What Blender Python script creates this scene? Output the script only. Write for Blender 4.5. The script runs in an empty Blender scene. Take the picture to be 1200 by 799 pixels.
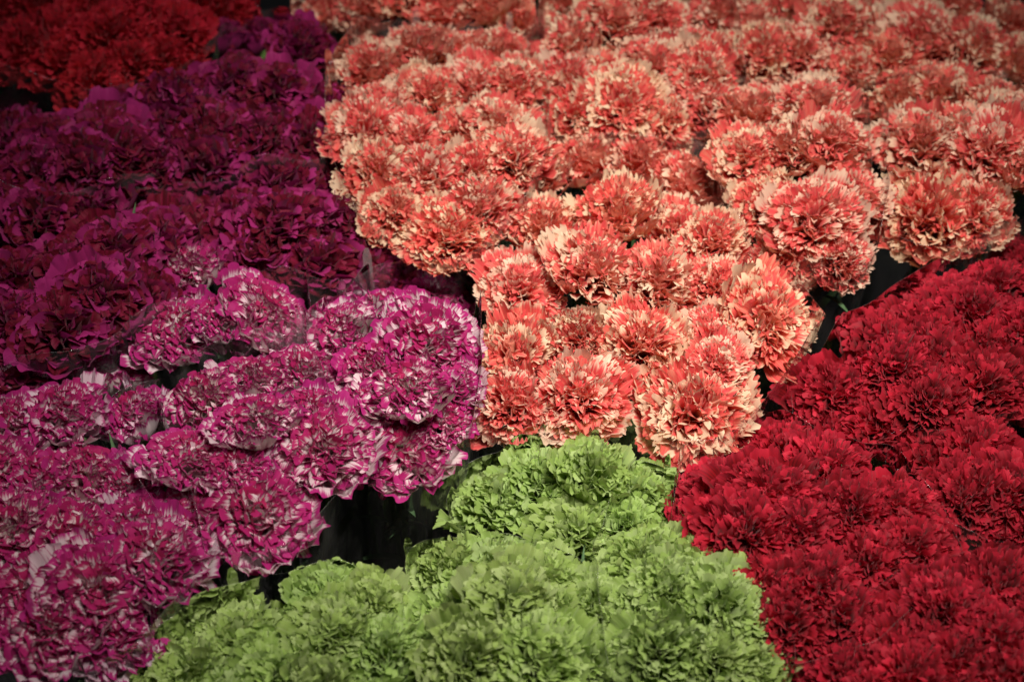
import bpy, math, random
import numpy as np
from mathutils import Vector, Matrix

scene = bpy.context.scene
rng = random.Random(7)
R = math.radians

# ------------------------------------------------------------------ camera
PITCH = 45.0; DIST = 1.48; LENS = 70.0
cam_d = bpy.data.cameras.new('camera'); cam = bpy.data.objects.new('camera', cam_d)
scene.collection.objects.link(cam); scene.camera = cam
cam_d.lens = LENS; cam_d.sensor_width = 36.0; cam_d.clip_start = 0.02; cam_d.clip_end = 50
CAM = Vector((0, -DIST*math.cos(R(PITCH)), DIST*math.sin(R(PITCH))))
cam.location = CAM
cam.rotation_euler = (R(90-PITCH), 0, 0)
cam_d.dof.use_dof = True; cam_d.dof.focus_distance = 1.44; cam_d.dof.aperture_fstop = 5.6
FPX = LENS/36.0*1200.0
C_R = Vector((1, 0, 0))
C_F = Vector((0, math.cos(R(PITCH)), -math.sin(R(PITCH))))
C_U = Vector((0, math.sin(R(PITCH)), math.cos(R(PITCH))))
def at(px, py, z):
    d = C_F + C_R*((px-600.0)/FPX) + C_U*((399.5-py)/FPX)
    return CAM + d*((z-CAM.z)/d.z)
def depth(p):
    return (p-CAM).dot(C_F)

# ------------------------------------------------------------------ world and lamps
w = bpy.data.worlds.new('World'); scene.world = w; w.use_nodes = True
w.node_tree.nodes['Background'].inputs[0].default_value = (0.55, 0.6, 0.8, 1)
w.node_tree.nodes['Background'].inputs[1].default_value = 0.022
def spot(name, loc, target, watts, col, radius, size, blend):
    l = bpy.data.lights.new(name, 'SPOT'); l.energy = watts; l.color = col
    l.shadow_soft_size = radius; l.spot_size = R(size); l.spot_blend = blend
    o = bpy.data.objects.new(name, l); scene.collection.objects.link(o)
    o.location = loc
    o.rotation_euler = (Vector(target)-Vector(loc)).to_track_quat('-Z', 'Y').to_euler()
    return o
spot('stall_lamp', (0.34, -0.36, 1.70), (0.10, 0.02, 0), 330, (1.0, 0.92, 0.84), 0.34, 38.5, 1.0)
spot('hall_lamp', (-0.9, 1.3, 2.2), (-0.20, 0.08, 0), 19, (0.86, 0.88, 1.0), 0.25, 60, 1.0)

scene.view_settings.view_transform = 'Standard'
scene.view_settings.look = 'None'
scene.view_settings.exposure = 0.0
scene.view_settings.gamma = 1.0
scene.render.engine = 'CYCLES'
scene.cycles.transparent_max_bounces = 24
scene.cycles.max_bounces = 7
scene.cycles.diffuse_bounces = 4

FLOOR = -0.46
COL = scene.collection

# ------------------------------------------------------------------ materials
def new_mat(name):
    m = bpy.data.materials.new(name); m.use_nodes = True
    nt = m.node_tree; nt.nodes.clear()
    return m, nt, nt.nodes, nt.links

class NB:
    """small helper for node graphs"""
    def __init__(self, nt): self.nt = nt; self.n = nt.nodes; self.l = nt.links
    def put(self, sock, val):
        if hasattr(val, 'is_output') or isinstance(val, bpy.types.NodeSocket): self.l.new(val, sock)
        else: sock.default_value = val
    def math(self, op, a, b=0.0, clamp=False):
        n = self.n.new('ShaderNodeMath'); n.operation = op; n.use_clamp = clamp
        self.put(n.inputs[0], a); self.put(n.inputs[1], b); return n.outputs[0]
    def ramp(self, x, lo, hi):
        n = self.n.new('ShaderNodeMapRange'); n.interpolation_type = 'SMOOTHSTEP'
        self.put(n.inputs[0], x); self.put(n.inputs[1], lo); self.put(n.inputs[2], hi)
        return n.outputs[0]
    def mix(self, f, a, b):
        n = self.n.new('ShaderNodeMix'); n.data_type = 'RGBA'
        self.put(n.inputs[0], f); self.put(n.inputs[6], a); self.put(n.inputs[7], b)
        return n.outputs[2]
    def attr(self, name):
        n = self.n.new('ShaderNodeAttribute'); n.attribute_name = name; return n
    def noise(self, vec, scale, detail=2.0):
        n = self.n.new('ShaderNodeTexNoise'); n.inputs['Scale'].default_value = scale
        n.inputs['Detail'].default_value = detail
        self.put(n.inputs['Vector'], vec); return n.outputs['Fac']

def c4(r, g, b): return (r, g, b, 1)

def petal_material(name, style, transl=0.42, sheen=0.25):
    m, nt, n, l = new_mat(name); b = NB(nt)
    uv = b.attr('petal_uv'); sep = n.new('ShaderNodeSeparateXYZ'); l.new(uv.outputs['Vector'], sep.inputs[0])
    u, v, rnd = sep.outputs[0], sep.outputs[1], sep.outputs[2]
    layer = b.attr('petal_layer').outputs['Fac']
    # streaks run from the claw to the edge
    comb = n.new('ShaderNodeCombineXYZ')
    l.new(b.math('MULTIPLY', u, 11.0), comb.inputs[0]); l.new(b.math('MULTIPLY', v, 1.2), comb.inputs[1])
    l.new(b.math('MULTIPLY', rnd, 37.0), comb.inputs[2])
    streak = b.noise(comb.outputs[0], 1.0, 3.0)
    comb2 = n.new('ShaderNodeCombineXYZ')
    l.new(b.math('MULTIPLY', u, 2.0), comb2.inputs[0]); l.new(b.math('MULTIPLY', v, 2.0), comb2.inputs[1])
    l.new(b.math('MULTIPLY', rnd, 91.0), comb2.inputs[2])
    blot = b.noise(comb2.outputs[0], 1.0, 2.0)
    geo = n.new('ShaderNodeNewGeometry'); back = geo.outputs['Backfacing']
    st = b.math('SUBTRACT', streak, 0.5)
    ve = b.math('ADD', v, b.math('MULTIPLY', st, 0.42))
    oi = n.new('ShaderNodeObjectInfo').outputs['Color']
    if style == 'coral':
        cream = c4(0.95, 0.75, 0.53); peach = c4(0.92, 0.40, 0.27); coral = c4(0.86, 0.13, 0.095); rose = c4(0.80, 0.065, 0.10)
        face = b.mix(blot, coral, rose)
        face = b.mix(b.ramp(streak, 0.42, 0.76), face, peach)
        lim = b.math('SUBTRACT', 1.10, b.math('MULTIPLY', layer, 0.20))       # outer petals carry wider cream tips
        lim = b.math('ADD', lim, b.math('MULTIPLY', b.math('SUBTRACT', rnd, 0.5), 0.55))
        tip = b.ramp(b.math('SUBTRACT', ve, lim), -0.10, 0.09)
        face = b.mix(tip, face, cream)
        edge = b.math('MULTIPLY', b.ramp(ve, 0.985, 1.04), b.ramp(blot, 0.45, 0.6))
        face = b.mix(b.math('MULTIPLY', edge, 0.75), face, coral)
        under = b.mix(b.ramp(ve, 0.5, 0.9), c4(0.88, 0.56, 0.32), c4(0.88, 0.34, 0.24))
        under = b.mix(b.math('MULTIPLY', b.ramp(streak, 0.5, 0.66), 0.6), under, c4(0.82, 0.15, 0.12))
        col = b.mix(back, face, under)
    elif style == 'striped':
        white = c4(0.90, 0.74, 0.80); mag = c4(0.52, 0.024, 0.23); deep = c4(0.46, 0.012, 0.10)
        lim = b.math('ADD', 0.90, b.math('MULTIPLY', b.math('SUBTRACT', rnd, 0.5), 0.18))
        lim = b.math('SUBTRACT', lim, b.math('MULTIPLY', b.math('SUBTRACT', 1.0, layer), 0.08))
        f = b.ramp(b.math('SUBTRACT', ve, lim), -0.05, 0.06)
        fl = b.math('MULTIPLY', b.ramp(streak, 0.555, 0.62), b.ramp(v, 0.3, 0.6))     # flakes of colour in the white
        f = b.math('MAXIMUM', f, b.math('MULTIPLY', fl, 0.8))
        colr = b.mix(layer, deep, mag)
        face = b.mix(f, white, colr)
        fb = b.ramp(ve, 0.84, 0.97)
        under = b.mix(fb, c4(0.84, 0.78, 0.74), mag)
        under = b.mix(b.ramp(b.math('MULTIPLY', streak, 1.0), 0.62, 0.70), under, mag)
        col = b.mix(back, face, under)
        col = b.mix(b.ramp(v, 0.30, 0.12), col, c4(0.50, 0.62, 0.25))
    elif style == 'green':
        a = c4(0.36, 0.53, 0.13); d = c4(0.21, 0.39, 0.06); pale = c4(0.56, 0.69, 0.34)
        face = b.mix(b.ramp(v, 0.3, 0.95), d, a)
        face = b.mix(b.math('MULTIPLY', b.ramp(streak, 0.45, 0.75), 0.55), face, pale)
        face = b.mix(b.math('MULTIPLY', b.ramp(rnd, 0.5, 1.0), 0.45), face, pale)
        col = b.mix(b.math('MULTIPLY', back, 0.5), face, c4(0.45, 0.56, 0.18))
    elif style == 'red':
        a = c4(0.30, 0.003, 0.009); d = c4(0.13, 0.001, 0.004); k = c4(0.58, 0.014, 0.038)
        face = b.mix(b.ramp(streak, 0.35, 0.65), d, a)
        face = b.mix(b.ramp(rnd, 0.35, 0.95), face, k)
        col = b.mix(b.math('MULTIPLY', back, 0.4), face, k)
        col = b.mix(b.math('MULTIPLY', b.ramp(v, 0.80, 1.0), 0.35), col, c4(0.78, 0.04, 0.09))
    elif style == 'scarlet':
        a = c4(0.58, 0.012, 0.026); d = c4(0.40, 0.006, 0.012); k = c4(0.72, 0.035, 0.08)
        face = b.mix(b.ramp(streak, 0.35, 0.65), d, a)
        col = b.mix(b.math('MULTIPLY', rnd, 0.6), face, k)
    else:
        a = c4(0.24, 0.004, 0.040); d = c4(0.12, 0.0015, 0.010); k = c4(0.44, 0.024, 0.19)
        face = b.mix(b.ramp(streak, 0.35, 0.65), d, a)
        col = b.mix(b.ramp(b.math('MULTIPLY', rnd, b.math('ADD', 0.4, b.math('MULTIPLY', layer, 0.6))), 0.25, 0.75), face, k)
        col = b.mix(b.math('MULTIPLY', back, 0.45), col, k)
    # small differences from flower to flower
    mulc = n.new('ShaderNodeMix'); mulc.data_type = 'RGBA'; mulc.blend_type = 'MULTIPLY'; mulc.inputs[0].default_value = 1.0
    l.new(col, mulc.inputs[6]); l.new(oi, mulc.inputs[7]); col = mulc.outputs[2]
    # veins
    vein = n.new('ShaderNodeBump'); vein.inputs['Strength'].default_value = 0.35; vein.inputs['Distance'].default_value = 0.0006
    cv = n.new('ShaderNodeCombineXYZ')
    l.new(b.math('MULTIPLY', u, 26.0), cv.inputs[0]); l.new(b.math('MULTIPLY', v, 2.5), cv.inputs[1]); l.new(b.math('MULTIPLY', rnd, 37.0), cv.inputs[2])
    l.new(b.noise(cv.outputs[0], 1.0, 2.0), vein.inputs['Height'])
    p = n.new('ShaderNodeBsdfPrincipled'); l.new(col, p.inputs['Base Color'])
    p.inputs['Roughness'].default_value = 0.62; p.inputs['Specular IOR Level'].default_value = 0.22
    p.inputs['Sheen Weight'].default_value = sheen*0.3; p.inputs['Sheen Roughness'].default_value = 0.5
    l.new(vein.outputs[0], p.inputs['Normal'])
    t = n.new('ShaderNodeBsdfTranslucent'); l.new(col, t.inputs['Color']); l.new(vein.outputs[0], t.inputs['Normal'])
    mx = n.new('ShaderNodeMixShader'); mx.inputs[0].default_value = transl
    l.new(p.outputs[0], mx.inputs[1]); l.new(t.outputs[0], mx.inputs[2])
    out = n.new('ShaderNodeOutputMaterial'); l.new(mx.outputs[0], out.inputs['Surface'])
    return m

def leaf_material(name, c1, c2, rough=0.5):
    m, nt, n, l = new_mat(name); b = NB(nt)
    tc = n.new('ShaderNodeTexCoord')
    f = b.noise(tc.outputs['Object'], 90.0, 3.0)
    col = b.mix(b.ramp(f, 0.3, 0.7), c1, c2)
    p = n.new('ShaderNodeBsdfPrincipled'); l.new(col, p.inputs['Base Color']); p.inputs['Roughness'].default_value = rough
    t = n.new('ShaderNodeBsdfTranslucent'); l.new(col, t.inputs['Color'])
    mx = n.new('ShaderNodeMixShader'); mx.inputs[0].default_value = 0.2
    l.new(p.outputs[0], mx.inputs[1]); l.new(t.outputs[0], mx.inputs[2])
    out = n.new('ShaderNodeOutputMaterial'); l.new(mx.outputs[0], out.inputs['Surface'])
    return m

def film_material(name, haze, gloss):
    m, nt, n, l = new_mat(name); b = NB(nt)
    tc = n.new('ShaderNodeTexCoord')
    mp = n.new('ShaderNodeMapping'); mp.inputs['Scale'].default_value = (1, 1, 0.35); l.new(tc.outputs['Object'], mp.inputs[0])
    f = b.noise(mp.outputs[0], 38.0, 4.0)
    bump = n.new('ShaderNodeBump'); bump.inputs['Strength'].default_value = 0.6; bump.inputs['Distance'].default_value = 0.004
    l.new(f, bump.inputs['Height'])
    tr = n.new('ShaderNodeBsdfTransparent'); tr.inputs[0].default_value = c4(0.995, 0.995, 0.995)
    df = n.new('ShaderNodeBsdfDiffuse'); df.inputs[0].default_value = c4(0.75, 0.74, 0.72)
    m1 = n.new('ShaderNodeMixShader'); l.new(b.math('MULTIPLY', b.ramp(f, 0.35, 0.75), haze), m1.inputs[0])
    l.new(tr.outputs[0], m1.inputs[1]); l.new(df.outputs[0], m1.inputs[2])
    gl = n.new('ShaderNodeBsdfGlossy'); gl.inputs['Roughness'].default_value = 0.10; l.new(bump.outputs[0], gl.inputs['Normal'])
    gl.inputs[0].default_value = c4(0.9, 0.9, 0.9)
    fr = n.new('ShaderNodeFresnel'); fr.inputs[0].default_value = 1.48; l.new(bump.outputs[0], fr.inputs['Normal'])
    m2 = n.new('ShaderNodeMixShader'); l.new(b.math('MULTIPLY', fr.outputs[0], gloss), m2.inputs[0])
    l.new(m1.outputs[0], m2.inputs[1]); l.new(gl.outputs[0], m2.inputs[2])
    out = n.new('ShaderNodeOutputMaterial'); l.new(m2.outputs[0], out.inputs['Surface'])
    return m

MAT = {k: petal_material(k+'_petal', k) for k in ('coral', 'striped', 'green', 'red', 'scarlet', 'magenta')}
M_CALYX = leaf_material('calyx_green', c4(0.11, 0.22, 0.045), c4(0.17, 0.30, 0.07))
M_STEM = leaf_material('stem_green', c4(0.10, 0.19, 0.07), c4(0.15, 0.26, 0.09))
M_LEAF = leaf_material('leaf_green', c4(0.08, 0.16, 0.07), c4(0.12, 0.22, 0.10))
M_FILM = film_material('clear_film', 0.09, 1.3)
M_SEAM = film_material('film_seam', 0.22, 1.5)
M_EDGE = film_material('film_cut_edge', 0.14, 0.8)

# ------------------------------------------------------------------ mesh helpers
def mesh_from(name, verts, faces, mat, uvr=None, layer=None, smooth=True):
    me = bpy.data.meshes.new(name)
    me.from_pydata(verts if isinstance(verts, list) else verts.tolist(), [], faces if isinstance(faces, list) else faces.tolist())
    me.materials.append(mat)
    if uvr is not None:
        a = me.attributes.new('petal_uv', 'FLOAT_VECTOR', 'POINT'); a.data.foreach_set('vector', np.asarray(uvr, dtype=np.float32).ravel())
        a = me.attributes.new('petal_layer', 'FLOAT', 'POINT'); a.data.foreach_set('value', np.asarray(layer, dtype=np.float32).ravel())
    if smooth: me.polygons.foreach_set('use_smooth', [True]*len(me.polygons))
    me.update()
    return me

def link(name, data, parent=None, mw=None):
    o = bpy.data.objects.new(name, data); COL.objects.link(o)
    if parent is not None: o.parent = parent
    if mw is not None: o.matrix_basis = mw
    return o

# ------------------------------------------------------------------ petals
# n petals, half-width, teeth depth, teeth width in columns, ruffle amplitude, ruffle waves, fine crimp, roll of the lip, scatter of the facing, drop of the dome
STY = {
    'coral':   dict(n=88,  w=0.29, td=0.115, tw=3, ra=0.075, rk=1.6, fr=0.018, roll=40, scat=1.3, drop=0.44),
    'striped': dict(n=116, w=0.25, td=0.010, tw=6, ra=0.085, rk=1.7, fr=0.014, roll=74, scat=1.2, drop=0.42),
    'green':   dict(n=104, w=0.27, td=0.040, tw=3, ra=0.080, rk=1.8, fr=0.018, roll=50, scat=1.2, drop=0.42),
    'red':     dict(n=124, w=0.20, td=0.045, tw=4, ra=0.070, rk=1.5, fr=0.022, roll=42, scat=1.4, drop=0.38),
    'scarlet': dict(n=90,  w=0.24, td=0.045, tw=4, ra=0.075, rk=1.5, fr=0.022, roll=40, scat=1.4, drop=0.38),
    'magenta': dict(n=74,  w=0.29, td=0.020, tw=6, ra=0.080, rk=1.5, fr=0.018, roll=58, scat=1.4, drop=0.40),
}
NU, NV = 24, 7
VS = np.array([0.05, 0.30, 0.50, 0.66, 0.78, 0.875, 0.945, 1.0])
def petal(r, st, t, az, guard, sh):
    """one petal of a squeezed head of radius 1: it rises from the calyx to a tip on a flat dome,
    with a ruffled, rolled lip; t is 0 at the middle of the head and 1 at the guard petals"""
    out = 1 + sh[0]*math.cos(2*az+sh[1]) + sh[2]*math.cos(3*az+sh[3])
    rho = (t*1.0 + r.uniform(-0.05, 0.05))*out
    z = 0.98 - st['drop']*t**2.6 + r.uniform(-0.07, 0.06)
    W = st['w']*r.uniform(0.8, 1.25)
    roll = R(st['roll']*r.uniform(0.3, 1.5) + r.gauss(0, 14))
    delta = r.gauss(0, 1)*st['scat']*(1.05-t)
    if guard:
        W = max(W*1.5, 0.38); rho = r.uniform(0.98, 1.08)*out; z = r.uniform(0.50, 0.82); roll = roll*0.35+R(r.uniform(-10, 22))
    k = t**1.6
    P0 = np.array([0.05*t, 0.0]); P2 = np.array([rho, z])
    P1 = (1-k)*np.array([rho*0.42, z*0.60]) + k*np.array([rho*0.70, z*0.34])
    if guard: P1 = np.array([rho*0.98, z*0.22])
    us = np.linspace(-1, 1, NU+1)
    rim = np.zeros(NU+1); tw = st['tw']; j = -r.randrange(tw)
    while j <= NU:                               # one tooth after another, uneven in width and length
        wd = max(2, tw+r.choice((-1, 0, 0, 1))); dep = st['td']*r.uniform(0.5, 1.3); tall = st['td']*r.uniform(-0.3, 0.25)
        for q in range(wd):
            if 0 <= j+q <= NU: rim[j+q] = -dep if q == 0 else tall*(1-0.3*abs(q-(wd/2)))
        j += wd
    p1, p2, p3, p4 = (r.uniform(0, 6.3) for _ in range(4))
    k1 = st['rk']*math.pi*r.uniform(0.8, 1.25)*(1.3 if guard else 1.0); k2 = k1*r.uniform(0.4, 0.6); k3 = k1*r.uniform(2.1, 2.7)
    lob = 0.035*np.sin(k1*us+p1+1.2)-0.16*np.abs(us)**3.0
    A = st['ra']*r.uniform(0.75, 1.3)*(0.65 if guard else 1.0)
    cup = r.uniform(0.02, 0.20)
    V = np.zeros((NV+1, NU+1, 3)); UV = np.zeros((NV+1, NU+1, 3)); rr = r.random()
    wob = 1+0.55*np.sin(k2*us+p4)
    s0 = 0.74
    def path(s):
        s = s[:, None]; P = P0*(1-s)**2+P1*2*s*(1-s)+P2*s*s; T = 2*(1-s)*(P1-P0)+2*s*(P2-P1)
        return P, T/np.linalg.norm(T, axis=1)[:, None]
    ll = float(np.linalg.norm(P2-P1))*2          # speed of the path near the tip
    cd, sd = math.cos(delta), math.sin(delta)
    for i, v in enumerate(VS):
        rimw = max(0.0, (v-0.66)/0.34)
        s = v*(1 + rim*(1.0 if i == NV else (0.3 if i == NV-1 else 0.0)) + lob*rimw)
        wv = np.clip((v-0.04)/0.84, 0, 1); wv = 0.10+0.90*(wv*wv*(3-2*wv))
        x = us*W*wv
        P, T = path(np.minimum(s, s0))
        rest = np.maximum(s-s0, 0)*ll*1.05
        ang = roll*wob*np.clip((s-s0)/(1-s0), 0, 1.2)
        half = ang*0.5
        f = rest*np.cos(half); g = rest*np.sin(half)             # forward and outward along the rolled lip
        e = max(0.0, (v-0.25)/0.75)**1.7
        d = A*e*(np.sin(k1*us+p1)+0.45*np.sin(k2*us+p2)) + st['fr']*rimw**1.5*np.sin(k3*us+p3) + cup*us*us*v
        x = x + 0.40*A*e*np.sin(2*(k1*us+p1))
        # frame: T along, Nn towards the axis and up, third direction sideways
        nr, nz = -T[:, 1], T[:, 0]
        nr, nz = (nr, nz)
        side = x*cd - d*sd; inn = x*sd + d*cd
        inn = inn - g*cd; side = side + g*sd
        V[i, :, 0] = side
        V[i, :, 1] = P[:, 0] + f*T[:, 0] + inn*nr
        V[i, :, 2] = P[:, 1] + f*T[:, 1] + inn*nz
        UV[i, :, 0] = us; UV[i, :, 1] = v if i < NV else 1.0+0.5*rim; UV[i, :, 2] = rr
    ca, sa = math.cos(az), math.sin(az)
    X = V[..., 0]*ca - V[..., 1]*sa; Y = V[..., 0]*sa + V[..., 1]*ca
    V[..., 0] = X; V[..., 1] = Y
    q = []
    for i in range(NV):
        for j in range(NU):
            k = i*(NU+1)+j
            q.append((k, k+1, k+NU+2, k+NU+1))
    return V.reshape(-1, 3), np.array(q), UV.reshape(-1, 3), np.full((NV+1)*(NU+1), t)

def calyx_mesh():
    prof = [(-0.62, 0.075), (-0.58, 0.15), (-0.40, 0.20), (-0.15, 0.235), (0.06, 0.275), (0.22, 0.33)]
    vs, fs = [], []; N = 20
    for i, (z, r0) in enumerate(prof):
        for k in range(N):
            a = 2*math.pi*k/N
            zz = z; rr = r0*(1+0.03*math.cos(5*a))
            if i == len(prof)-1: zz = z+0.10*math.cos(5*a)-0.04; rr = r0
            vs.append((rr*math.cos(a), rr*math.sin(a), zz))
    for i in range(len(prof)-1):
        for k in range(N):
            fs.append((i*N+k, i*N+(k+1) % N, (i+1)*N+(k+1) % N, (i+1)*N+k))
    fs.append(tuple(range(N-1, -1, -1)))
    return mesh_from('calyx', vs, fs, M_CALYX)
CALYX = calyx_mesh()

HEADS = {}
def build_heads(kind, count):
    st = STY[kind]; out = []
    for q in range(count):
        r = random.Random(hash_seed(kind, q))
        n = st['n']; outer = []; core = [[], [], [], []]; off = 0; G = 10
        sh = (r.uniform(0.03, 0.10), r.uniform(0, 6.3), r.uniform(0.02, 0.07), r.uniform(0, 6.3))
        for i in range(n+G):
            guard = i >= n
            t = 1.0 if guard else 0.97*math.sqrt((i+0.5)/n)
            az = (i*2.39996 if not guard else (i-n)*6.2832/G*2.0+(0.3 if i-n >= G/2 else 0))+r.uniform(-0.25, 0.25)
            V, F, U, Ly = petal(r, st, t, az, guard, sh)
            if guard:
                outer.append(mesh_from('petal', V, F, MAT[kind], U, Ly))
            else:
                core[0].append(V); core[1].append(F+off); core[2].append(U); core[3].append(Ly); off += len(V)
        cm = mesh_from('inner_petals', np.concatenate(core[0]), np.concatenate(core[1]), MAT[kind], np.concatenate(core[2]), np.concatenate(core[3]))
        out.append((outer, cm))
    HEADS[kind] = out
def hash_seed(kind, q): return sum(ord(c)*(i+3) for i, c in enumerate(kind))*31+q*977

for k, c in (('coral', 6), ('striped', 4), ('green', 4), ('red', 4), ('scarlet', 2), ('magenta', 3)):
    build_heads(k, c)

# ------------------------------------------------------------------ stems, leaves
def tube(points, radii, N=7):
    vs, fs = [], []
    for i, p in enumerate(points):
        d = (points[min(i+1, len(points)-1)]-points[max(i-1, 0)]).normalized()
        x = d.orthogonal().normalized() if i == 0 else (x - d*x.dot(d)).normalized()
        y = d.cross(x)
        for k in range(N):
            a = 2*math.pi*k/N
            vs.append(tuple(p+(x*math.cos(a)+y*math.sin(a))*radii[i]))
    for i in range(len(points)-1):
        for k in range(N):
            fs.append((i*N+k, i*N+(k+1) % N, (i+1)*N+(k+1) % N, (i+1)*N+k))
    fs.append(tuple(range(N-1, -1, -1))); e = (len(points)-1)*N
    fs.append(tuple(range(e, e+N)))
    return vs, fs

def leaf_mesh(r):
    n = 9; L = r.uniform(0.06, 0.10); vs, fs = [], []; bend = r.uniform(0.6, 1.6); a = 0.25; x = z = 0.0
    for i in range(n+1):
        t = i/n; wd = 0.0042*math.sin(math.pi*min(1, 0.12+0.88*t))**0.6*(1-0.5*t)
        vs += [(x, -wd, z+0.0012), (x, 0, z), (x, wd, z+0.0012)]
        a += bend/n; x += math.sin(a)*L/n; z += math.cos(a)*L/n
    for i in range(n):
        for k in range(2): fs.append((i*3+k, i*3+k+1, i*3+k+4, i*3+k+3))
    return mesh_from('leaf', vs, fs, M_LEAF)
LEAVES = [leaf_mesh(rng) for _ in range(6)]

# ------------------------------------------------------------------ the setting
def ground():
    vs = [(-1.4, -1.3, FLOOR), (1.4, -1.3, FLOOR), (1.4, 1.5, FLOOR), (-1.4, 1.5, FLOOR)]
    m, nt, n, l = new_mat('dark_concrete'); b = NB(nt)
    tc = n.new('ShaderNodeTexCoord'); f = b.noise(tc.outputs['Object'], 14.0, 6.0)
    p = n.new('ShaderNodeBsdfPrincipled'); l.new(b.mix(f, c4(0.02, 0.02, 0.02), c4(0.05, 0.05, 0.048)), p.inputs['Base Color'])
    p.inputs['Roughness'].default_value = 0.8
    out = n.new('ShaderNodeOutputMaterial'); l.new(p.outputs[0], out.inputs['Surface'])
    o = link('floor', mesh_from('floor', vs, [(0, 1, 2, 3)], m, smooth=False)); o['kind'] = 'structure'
ground()

# ------------------------------------------------------------------ the bunches
# (key, kind, colour words, bunch words, height, dome, tilt, [(px, py, width px or 0)])
B = []
def bunch(kind, where, heads, h=0.0, dome=0.024, tilt=0.48, size=1.0, rim=0.007, sleeve=True, tight=0.955, lean=-0.12):
    B.append(dict(kind=kind, where=where, heads=heads, h=h, dome=dome, tilt=tilt, size=size, rim=rim, sleeve=sleeve, tight=tight, lean=lean))

bunch('scarlet', 'red bunch in the upper left corner',
      [(-10, 15), (20, 62), (35, -5), (58, 35), (75, 70), (100, 12), (125, 50), (150, -5), (175, 22), (212, 42), (222, 2), (262, 12), (-25, 75), (150, 72), (105, 92), (185, 60)], h=-0.012, tight=1.0)
bunch('magenta', 'magenta bunch below the upper left red one',
      [(35, 125), (90, 100), (145, 125), (5, 165), (60, 160), (118, 165), (40, 200), (95, 205), (150, 185), (165, 150)], tight=1.0)
bunch('magenta', 'magenta bunch left of the tallest coral bunch',
      [(185, 65), (240, 48), (300, 40), (352, 62), (205, 110), (265, 98), (325, 105), (372, 120), (190, 155), (245, 150), (305, 155), (362, 170), (180, 195), (235, 185)], tight=1.0)
bunch('magenta', 'magenta bunch on the left edge',
      [(-5, 270), (50, 262), (105, 248), (160, 235), (15, 320), (75, 310), (130, 300), (5, 370), (55, 365), (115, 352), (170, 345), (20, 400), (185, 285), (75, 395)], tight=1.0)
bunch('magenta', 'magenta bunch behind the striped ones',
      [(210, 215), (265, 205), (325, 215), (385, 205), (205, 265), (265, 262), (325, 268), (390, 255), (430, 268), (365, 310), (425, 310), (300, 300)], h=-0.014, tight=1.0)
bunch('coral', 'rear coral bunch behind the magenta', [(372, 14), (425, 8), (478, -5), (520, 12), (570, 10), (615, 25), (655, -5)], h=-0.01)
bunch('coral', 'long coral bunch beside the magenta',
      [(428, 75, 85), (485, 55), (540, 50), (590, 55), (450, 120), (505, 105), (560, 95), (605, 100), (422, 150), (480, 160, 85), (540, 150), (595, 150, 85),
       (440, 200), (495, 205), (560, 205, 90), (605, 190), (460, 250, 80), (520, 285, 105), (560, 250)], h=0.01, tight=0.93)
bunch('coral', 'coral bunch at the top centre',
      [(660, 50), (715, 30), (775, 22), (825, 50), (655, 100), (705, 85), (765, 80), (820, 100), (670, 140), (725, 135), (785, 140), (835, 130), (690, -12), (745, -20), (805, -18)], h=0.004, tight=0.93)
bunch('coral', 'big coral bunch in the centre',
      [(622, 210), (680, 190), (750, 190, 95), (808, 205), (632, 258, 100), (722, 252, 110), (800, 262, 95), (835, 285),
       (607, 335, 95), (693, 318, 105), (775, 330, 105), (843, 335, 80), (673, 392, 95), (598, 418, 105), (752, 403, 120),
       (590, 478, 105), (677, 470, 118), (818, 480, 138), (908, 376, 124), (842, 398, 90), (845, 440, 70)], h=0.0, tight=0.97)
bunch('coral', 'tapering coral bunch right of centre',
      [(868, 125), (915, 95), (955, 125), (990, 95), (868, 185), (920, 175, 90), (980, 170, 90), (895, 240, 85), (955, 265, 110), (1000, 225), (920, 308, 85), (988, 315, 80)], h=0.010, tight=0.91)
bunch('coral', 'coral bunch near the right edge',
      [(1045, 105, 85), (1100, 100), (1070, 165, 105), (1085, 252, 135), (1140, 258, 95), (1155, 185, 115), (1170, 115, 90), (1200, 140, 90), (1125, 150, 85), (1205, 205, 90)], h=0.008, tight=0.93)
bunch('coral', 'coral bunch in the upper right corner',
      [(880, 30), (930, 15), (980, 35), (1025, 10), (1085, 45, 100), (1040, 60), (1145, 55, 85), (1120, -5), (1190, 20), (1200, 75, 85), (885, 70), (845, 20), (1000, 75), (940, 60), (850, 75)], h=-0.012, tight=1.0)
bunch('striped', 'striped bunch against the magenta',
      [(215, 325, 95), (205, 385, 105), (262, 305, 75), (320, 318, 85), (312, 368, 105), (258, 370, 80)], h=0.006, tilt=0.3, lean=0.0)
bunch('striped', 'striped bunch beside the centre coral bunch',
      [(395, 390, 85), (445, 362, 85), (515, 350, 100), (502, 405, 110), (435, 420, 95), (480, 460, 110), (525, 450, 80), (468, 525, 122), (520, 490, 75), (430, 470, 80)], h=0.012, tilt=0.18, lean=0.10)
bunch('striped', 'striped bunch above the dark gap',
      [(155, 490, 95), (235, 465, 100), (300, 440, 90), (360, 440, 90), (300, 500, 100), (370, 485, 85), (220, 535, 105), (275, 545, 95), (382, 530, 116), (298, 602, 142), (228, 604, 88)], h=0.014, tilt=0.16, lean=0.10)
bunch('striped', 'striped bunch at the left edge',
      [(25, 440, 95), (85, 430, 95), (130, 430, 80), (15, 500, 95), (75, 490, 100), (45, 560, 105), (105, 545, 100), (150, 560, 80), (10, 625, 110), (85, 630, 115), (160, 620, 110),
       (185, 670, 125), (35, 690, 120), (115, 705, 125), (60, 745, 120), (130, 745, 110), (-20, 560, 100), (-15, 700, 110)], h=0.0, lean=0.0)
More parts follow.
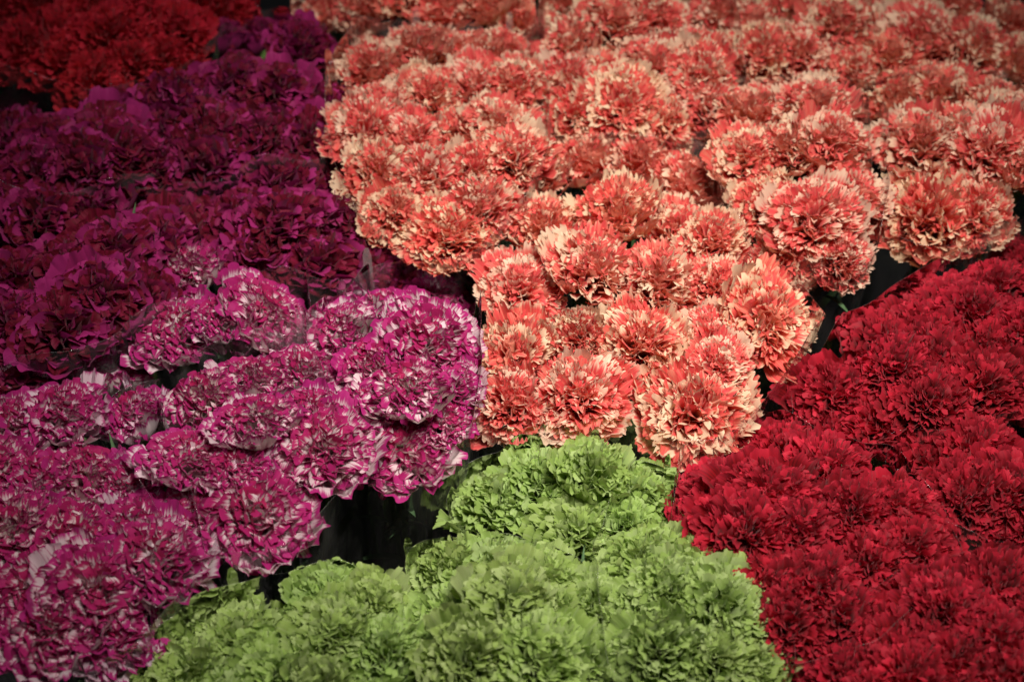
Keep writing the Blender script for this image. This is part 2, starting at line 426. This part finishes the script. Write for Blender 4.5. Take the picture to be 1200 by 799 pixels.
bunch('green', 'green bunch under the centre coral bunch',
      [(575, 592, 110), (630, 563, 110), (695, 560, 106), (750, 578, 90), (686, 620, 128), (742, 615, 88)], h=-0.022)
bunch('green', 'green bunch against the red',
      [(790, 600, 100), (750, 655, 115), (830, 665, 120), (775, 700, 105), (850, 720, 110), (770, 770, 125), (840, 770, 115), (890, 775, 90), (815, 830, 120)], h=-0.012)
bunch('green', 'green bunch at the bottom centre',
      [(525, 675, 105), (585, 668, 100), (640, 680, 95), (525, 725, 110), (600, 710, 120), (665, 705, 115), (705, 715, 90), (550, 780, 125), (625, 775, 120), (695, 775, 115), (590, 830, 120)], h=-0.006)
bunch('green', 'green bunch below the dark gap',
      [(272, 738, 110), (215, 785, 105), (320, 785, 110), (392, 700, 100), (445, 712, 90), (400, 748, 115), (455, 765, 95), (385, 805, 110), (265, 820, 110), (170, 825, 90), (450, 825, 110)], h=-0.014)
bunch('red', 'red bunch below the right coral ones',
      [(1040, 402), (1092, 385), (1145, 365), (1200, 355), (976, 464), (1036, 438), (1095, 420), (1160, 405), (1210, 395), (975, 510), (1028, 500), (1085, 480), (1150, 465), (1205, 455), (1110, 350), (1160, 340), (1208, 318)], h=-0.02)
bunch('red', 'red bunch touching the green',
      [(852, 516), (915, 520), (840, 574), (902, 580), (970, 545), (870, 630), (935, 625), (1005, 600), (1060, 600), (895, 690), (960, 685), (1025, 660), (1075, 650), (925, 740), (990, 730)], h=-0.004)
bunch('red', 'red bunch at the right edge',
      [(1085, 540), (1145, 525), (1205, 515), (1130, 585), (1190, 575), (1205, 630)], h=-0.012)
bunch('red', 'red bunch in the lower right corner',
      [(985, 790), (1045, 750), (1105, 720), (1060, 805), (1120, 780), (1165, 700), (1175, 755), (1205, 680), (1215, 735), (1190, 810), (1010, 840)], h=-0.004)

WORDS = {'coral': 'coral and cream carnation', 'striped': 'purple and white carnation', 'green': 'pale green carnation',
         'red': 'deep red carnation', 'scarlet': 'scarlet carnation', 'magenta': 'dark magenta carnation'}
GROUP = {'coral': 'coral and cream carnations', 'striped': 'purple and white striped carnations', 'green': 'pale green carnations',
         'red': 'deep red carnations', 'scarlet': 'scarlet carnations', 'magenta': 'dark magenta carnations'}
ORD = ['first', 'second', 'third', 'fourth', 'fifth', 'sixth', 'seventh', 'eighth', 'ninth', 'tenth', 'eleventh', 'twelfth']
DEFW = 0.066        # usual width of an open head, metres

def carnation(kind, p, axis, diam, base, label, spin, tint):
    root = bpy.data.objects.new('carnation', None); COL.objects.link(root)
    root.empty_display_size = 0.02
    root.location = base
    root['label'] = label; root['category'] = 'carnation'; root['group'] = GROUP[kind]
    rad = diam/2
    q = Vector((0, 0, 1)).rotation_difference(axis).to_matrix().to_4x4()
    org = p - axis*(rad*0.55) - Vector(base)          # top of the calyx
    sx, sy, sz = rad*rng.uniform(0.90, 1.08), rad*rng.uniform(0.90, 1.08), rad*rng.uniform(0.92, 1.15)
    if rng.random() < 0.10: sx *= 0.82; sy *= 0.86; sz *= 1.08       # a few are only half open
    mw = Matrix.Translation(org) @ q @ Matrix.Rotation(spin, 4, 'Z') @ Matrix.Diagonal((sx, sy, sz, 1))
    outer, core = rng.choice(HEADS[kind])
    for me in outer:
        o = link('petal', me, root, mw); o.color = tint
    o = link('inner_petals', core, root, mw); o['kind'] = 'stuff'; o.color = tint
    link('calyx', CALYX, root, Matrix.Translation(org) @ q @ Matrix.Rotation(spin, 4, 'Z') @ Matrix.Diagonal((0.036, 0.036, 0.046, 1)))
    a = org - axis*0.0265; bq = a - axis*0.12; d = Vector((rng.uniform(-.003, .003), rng.uniform(-.003, .003), 0.0)); c = d + Vector((0, 0, 0.16))
    pts = []
    for i in range(13):
        t = i/12; s = 1-t
        pts.append(a*s**3+bq*3*s*s*t+c*3*s*t*t+d*t**3)
    vs, fs = tube(pts, [0.0021+0.0008*(i/12) for i in range(13)])
    stem = link('stem', mesh_from('stem', vs, fs, M_STEM), root)
    for i in (1, 3):
        for s in (0, 1):
            ax = (pts[i-1]-pts[i+1]).normalized()
            m = Matrix.Translation(pts[i]) @ Vector((0, 0, 1)).rotation_difference(ax).to_matrix().to_4x4() @ Matrix.Rotation(rng.uniform(0, 0.8)+i*1.2+s*math.pi, 4, 'Z')
            link('leaf', rng.choice(LEAVES), stem, m)
    return root

def hull(pts):
    pts = sorted(set(pts))
    def half(seq):
        out = []
        for p in seq:
            while len(out) > 1 and (out[-1][0]-out[-2][0])*(p[1]-out[-2][1])-(out[-1][1]-out[-2][1])*(p[0]-out[-2][0]) <= 0: out.pop()
            out.append(p)
        return out[:-1]
    return half(pts)+half(pts[::-1])

def sleeve(b, placed, cen, foot):
    """cone of clear film round one bunch, open at the top"""
    r = random.Random(len(b['heads'])*131+int(abs(cen.x)*9000))
    pts = []
    for (p, dm) in placed:
        for k in range(14):
            a = 2*math.pi*k/14
            pts.append((round(p.x+math.cos(a)*dm*0.47, 5), round(p.y+math.sin(a)*dm*0.47, 5)))
    H = hull(pts); N = 120
    # even resampling of the outline
    seg = [math.hypot(H[(i+1) % len(H)][0]-H[i][0], H[(i+1) % len(H)][1]-H[i][1]) for i in range(len(H))]
    tot = sum(seg); ring = []; i = 0; acc = 0.0
    for k in range(N):
        s = tot*k/N
        while acc+seg[i] < s: acc += seg[i]; i += 1
        f = (s-acc)/seg[i]; A, Bq = H[i], H[(i+1) % len(H)]
        ring.append((A[0]+(Bq[0]-A[0])*f, A[1]+(Bq[1]-A[1])*f))
    ph = [r.uniform(0, 6.3) for _ in range(8)]
    top = []
    for k, (x, y) in enumerate(ring):
        a = 2*math.pi*k/N
        near = min(placed, key=lambda q: (q[0].x-x)**2+(q[0].y-y)**2)[0]
        rise = b['rim'] + 0.007*math.sin(2*a+ph[0]) + 0.004*math.sin(4*a+ph[1])
        spike = sum(max(0.0, 1-abs(((a-ph[q]+math.pi) % (2*math.pi))-math.pi)/0.26)*0.020 for q in (3, 6))
        top.append((x, y, near.z+rise+spike))
    for _ in range(2):
        top = [tuple((top[k-1][c]+2*top[k][c]+top[(k+1) % N][c])/4 for c in range(3)) for k in range(N)]
    rows = 16; vs, fs = [], []
    for i in range(rows+1):
        t = i/rows; g = t**0.80
        for k in range(N):
            a = 2*math.pi*k/N
            x, y, z = top[k]
            bx, by = foot.x+0.036*math.cos(math.atan2(y-cen.y, x-cen.x)), foot.y+0.036*math.sin(math.atan2(y-cen.y, x-cen.x))
            wr = (0.0020*math.sin(13*a+ph[4]+2*t)+0.0010*math.sin(23*a+ph[5]-3*t))*(1-0.7*t)
            px, py = bx+(x-bx)*g, by+(y-by)*g
            d = math.hypot(x-cen.x, y-cen.y)+1e-6
            vs.append((px+(x-cen.x)/d*wr, py+(y-cen.y)/d*wr, FLOOR+0.002+(z-FLOOR-0.002)*t))
    for i in range(rows):
        for k in range(N):
            fs.append((i*N+k, i*N+(k+1) % N, (i+1)*N+(k+1) % N, (i+1)*N+k))
    root = bpy.data.objects.new('flower_sleeve', None); COL.objects.link(root); root.location = (foot.x, foot.y, FLOOR)
    root.empty_display_size = 0.02
    root['label'] = 'clear film sleeve around the '+b['where']; root['category'] = 'flower sleeve'; root['group'] = 'clear film sleeves round the bunches'
    off = Matrix.Translation((-foot.x, -foot.y, -FLOOR))
    link('film', mesh_from('film', vs, fs, M_FILM), root, off)
    # sealed seams: narrow doubled strips that run straight down the cone and stand up past the rim as a corner
    for q in range(3):
        k = (int(r.uniform(0.50, 1.05)*N) if q else int(r.uniform(0.6, 0.95)*N)) % N
        sv, sf = [], []; wid = r.uniform(0.0022, 0.0045); lift = r.uniform(0.006, 0.016); n0 = 7
        A = Vector(vs[(rows-n0)*N+k]); T = Vector(vs[rows*N+k])
        od = Vector((T.x-cen.x, T.y-cen.y, 0)).normalized(); tg = Vector((-od.y, od.x, 0))
        up = (T-Vector(vs[(rows-1)*N+k])).normalized()
        line = [Vector(vs[(rows-n0+i)*N+k]) for i in range(n0+1)]+[T+up*lift*0.5, T+up*lift]
        for i, p in enumerate(line):
            wd = wid*(0.45 if i == len(line)-1 else 1.0)
            sv += [tuple(p+od*0.0012-tg*wd), tuple(p+od*0.0017), tuple(p+od*0.0012+tg*wd)]
        for i in range(len(line)-1):
            for c in range(2): sf.append((i*3+c, i*3+c+1, i*3+c+4, i*3+c+3))
        link('seam', mesh_from('seam', sv, sf, M_SEAM), root, off)
    # the cut upper edge, a hair thicker
    e = [Vector(v) for v in vs[rows*N:]]
    ev, ef = [], []
    for k in range(N):
        p = e[k]; d = (e[(k+1) % N]-e[k-1]).normalized(); x = d.cross(Vector((0, 0, 1))).normalized(); y = x.cross(d)
        for q in range(4):
            aa = math.pi/2*q; ev.append(tuple(p+(x*math.cos(aa)+y*math.sin(aa))*0.00015))
    for k in range(N):
        for q in range(4):
            ef.append((k*4+q, k*4+(q+1) % 4, ((k+1) % N)*4+(q+1) % 4, ((k+1) % N)*4+q))
    link('cut_edge', mesh_from('cut_edge', ev, ef, M_EDGE), root, off)

for b in B:
    mx_, my_ = (sum(h[q] for h in b['heads'])/len(b['heads']) for q in (0, 1))
    b['heads'] = [(mx_+(h[0]-mx_)*b['tight'], my_+(h[1]-my_)*b['tight'])+tuple(h[2:]) for h in b['heads']]
    raw = [at(h[0], h[1], b['h']) for h in b['heads']]
    cen = sum(raw, Vector())/len(raw)
    Rb = max((p-cen).length for p in raw)+1e-6
    placed = []
    for h in b['heads']:
        p = at(h[0], h[1], b['h'])
        for _ in range(3):
            dd = Vector((p.x-cen.x, p.y-cen.y, 0))
            p = at(h[0], h[1], b['h']-b['dome']*(dd.length/Rb)**2.6)
        wpx = h[2] if len(h) > 2 and h[2] else 0
        dm = (wpx*1.10*depth(p)/FPX) if wpx else DEFW*rng.uniform(0.98, 1.14)
        placed.append([p, dm*b['size']])
    foot = Vector((cen.x, cen.y, FLOOR))
    # rows of the bunch seen from the front, for the descriptions
    order = sorted(range(len(placed)), key=lambda i: -b['heads'][i][1])
    rows = []
    for i in order:
        y = b['heads'][i][1]
        if rows and rows[-1][0]-y < 34: rows[-1][1].append(i)
        else: rows.append([y, [i]])
    labels = {}
    for ri, (y, ids) in enumerate(rows):
        ids.sort(key=lambda i: b['heads'][i][0])
        rn = 'front row' if ri == 0 else ('back row' if ri == len(rows)-1 else ORD[ri]+' row')
        for ci, i in enumerate(ids):
            labels[i] = '%s, %s from left, %s, %s' % (WORDS[b['kind']], ORD[ci], rn, b['where'])
    for i, (p, dm) in enumerate(placed):
        p = p+Vector((0, 0, rng.uniform(-0.009, 0.007)))
        out = Vector((p.x-cen.x, p.y-cen.y, 0))/Rb
        out *= out.length**0.6
        if out.y > 0: out.y *= 0.5
        axis = (Vector((0, 0, 1))+out*b['tilt']+Vector((0, b['lean'], 0))+Vector((rng.uniform(-.2, .2), rng.uniform(-.2, .2), 0))*(2.4 if rng.random() < 0.2 else 1.0)).normalized()
        base = (foot.x+(p.x-cen.x)*0.22, foot.y+(p.y-cen.y)*0.22, FLOOR)
        g = rng.uniform(0.90, 1.0); tint = (g*rng.uniform(0.98, 1.0), g*rng.uniform(0.92, 1.0), g*rng.uniform(0.92, 1.0), 1)
        carnation(b['kind'], p, axis, dm, base, labels[i], rng.uniform(0, 6.28), tint)
    if b['sleeve']: sleeve(b, placed, cen, foot)
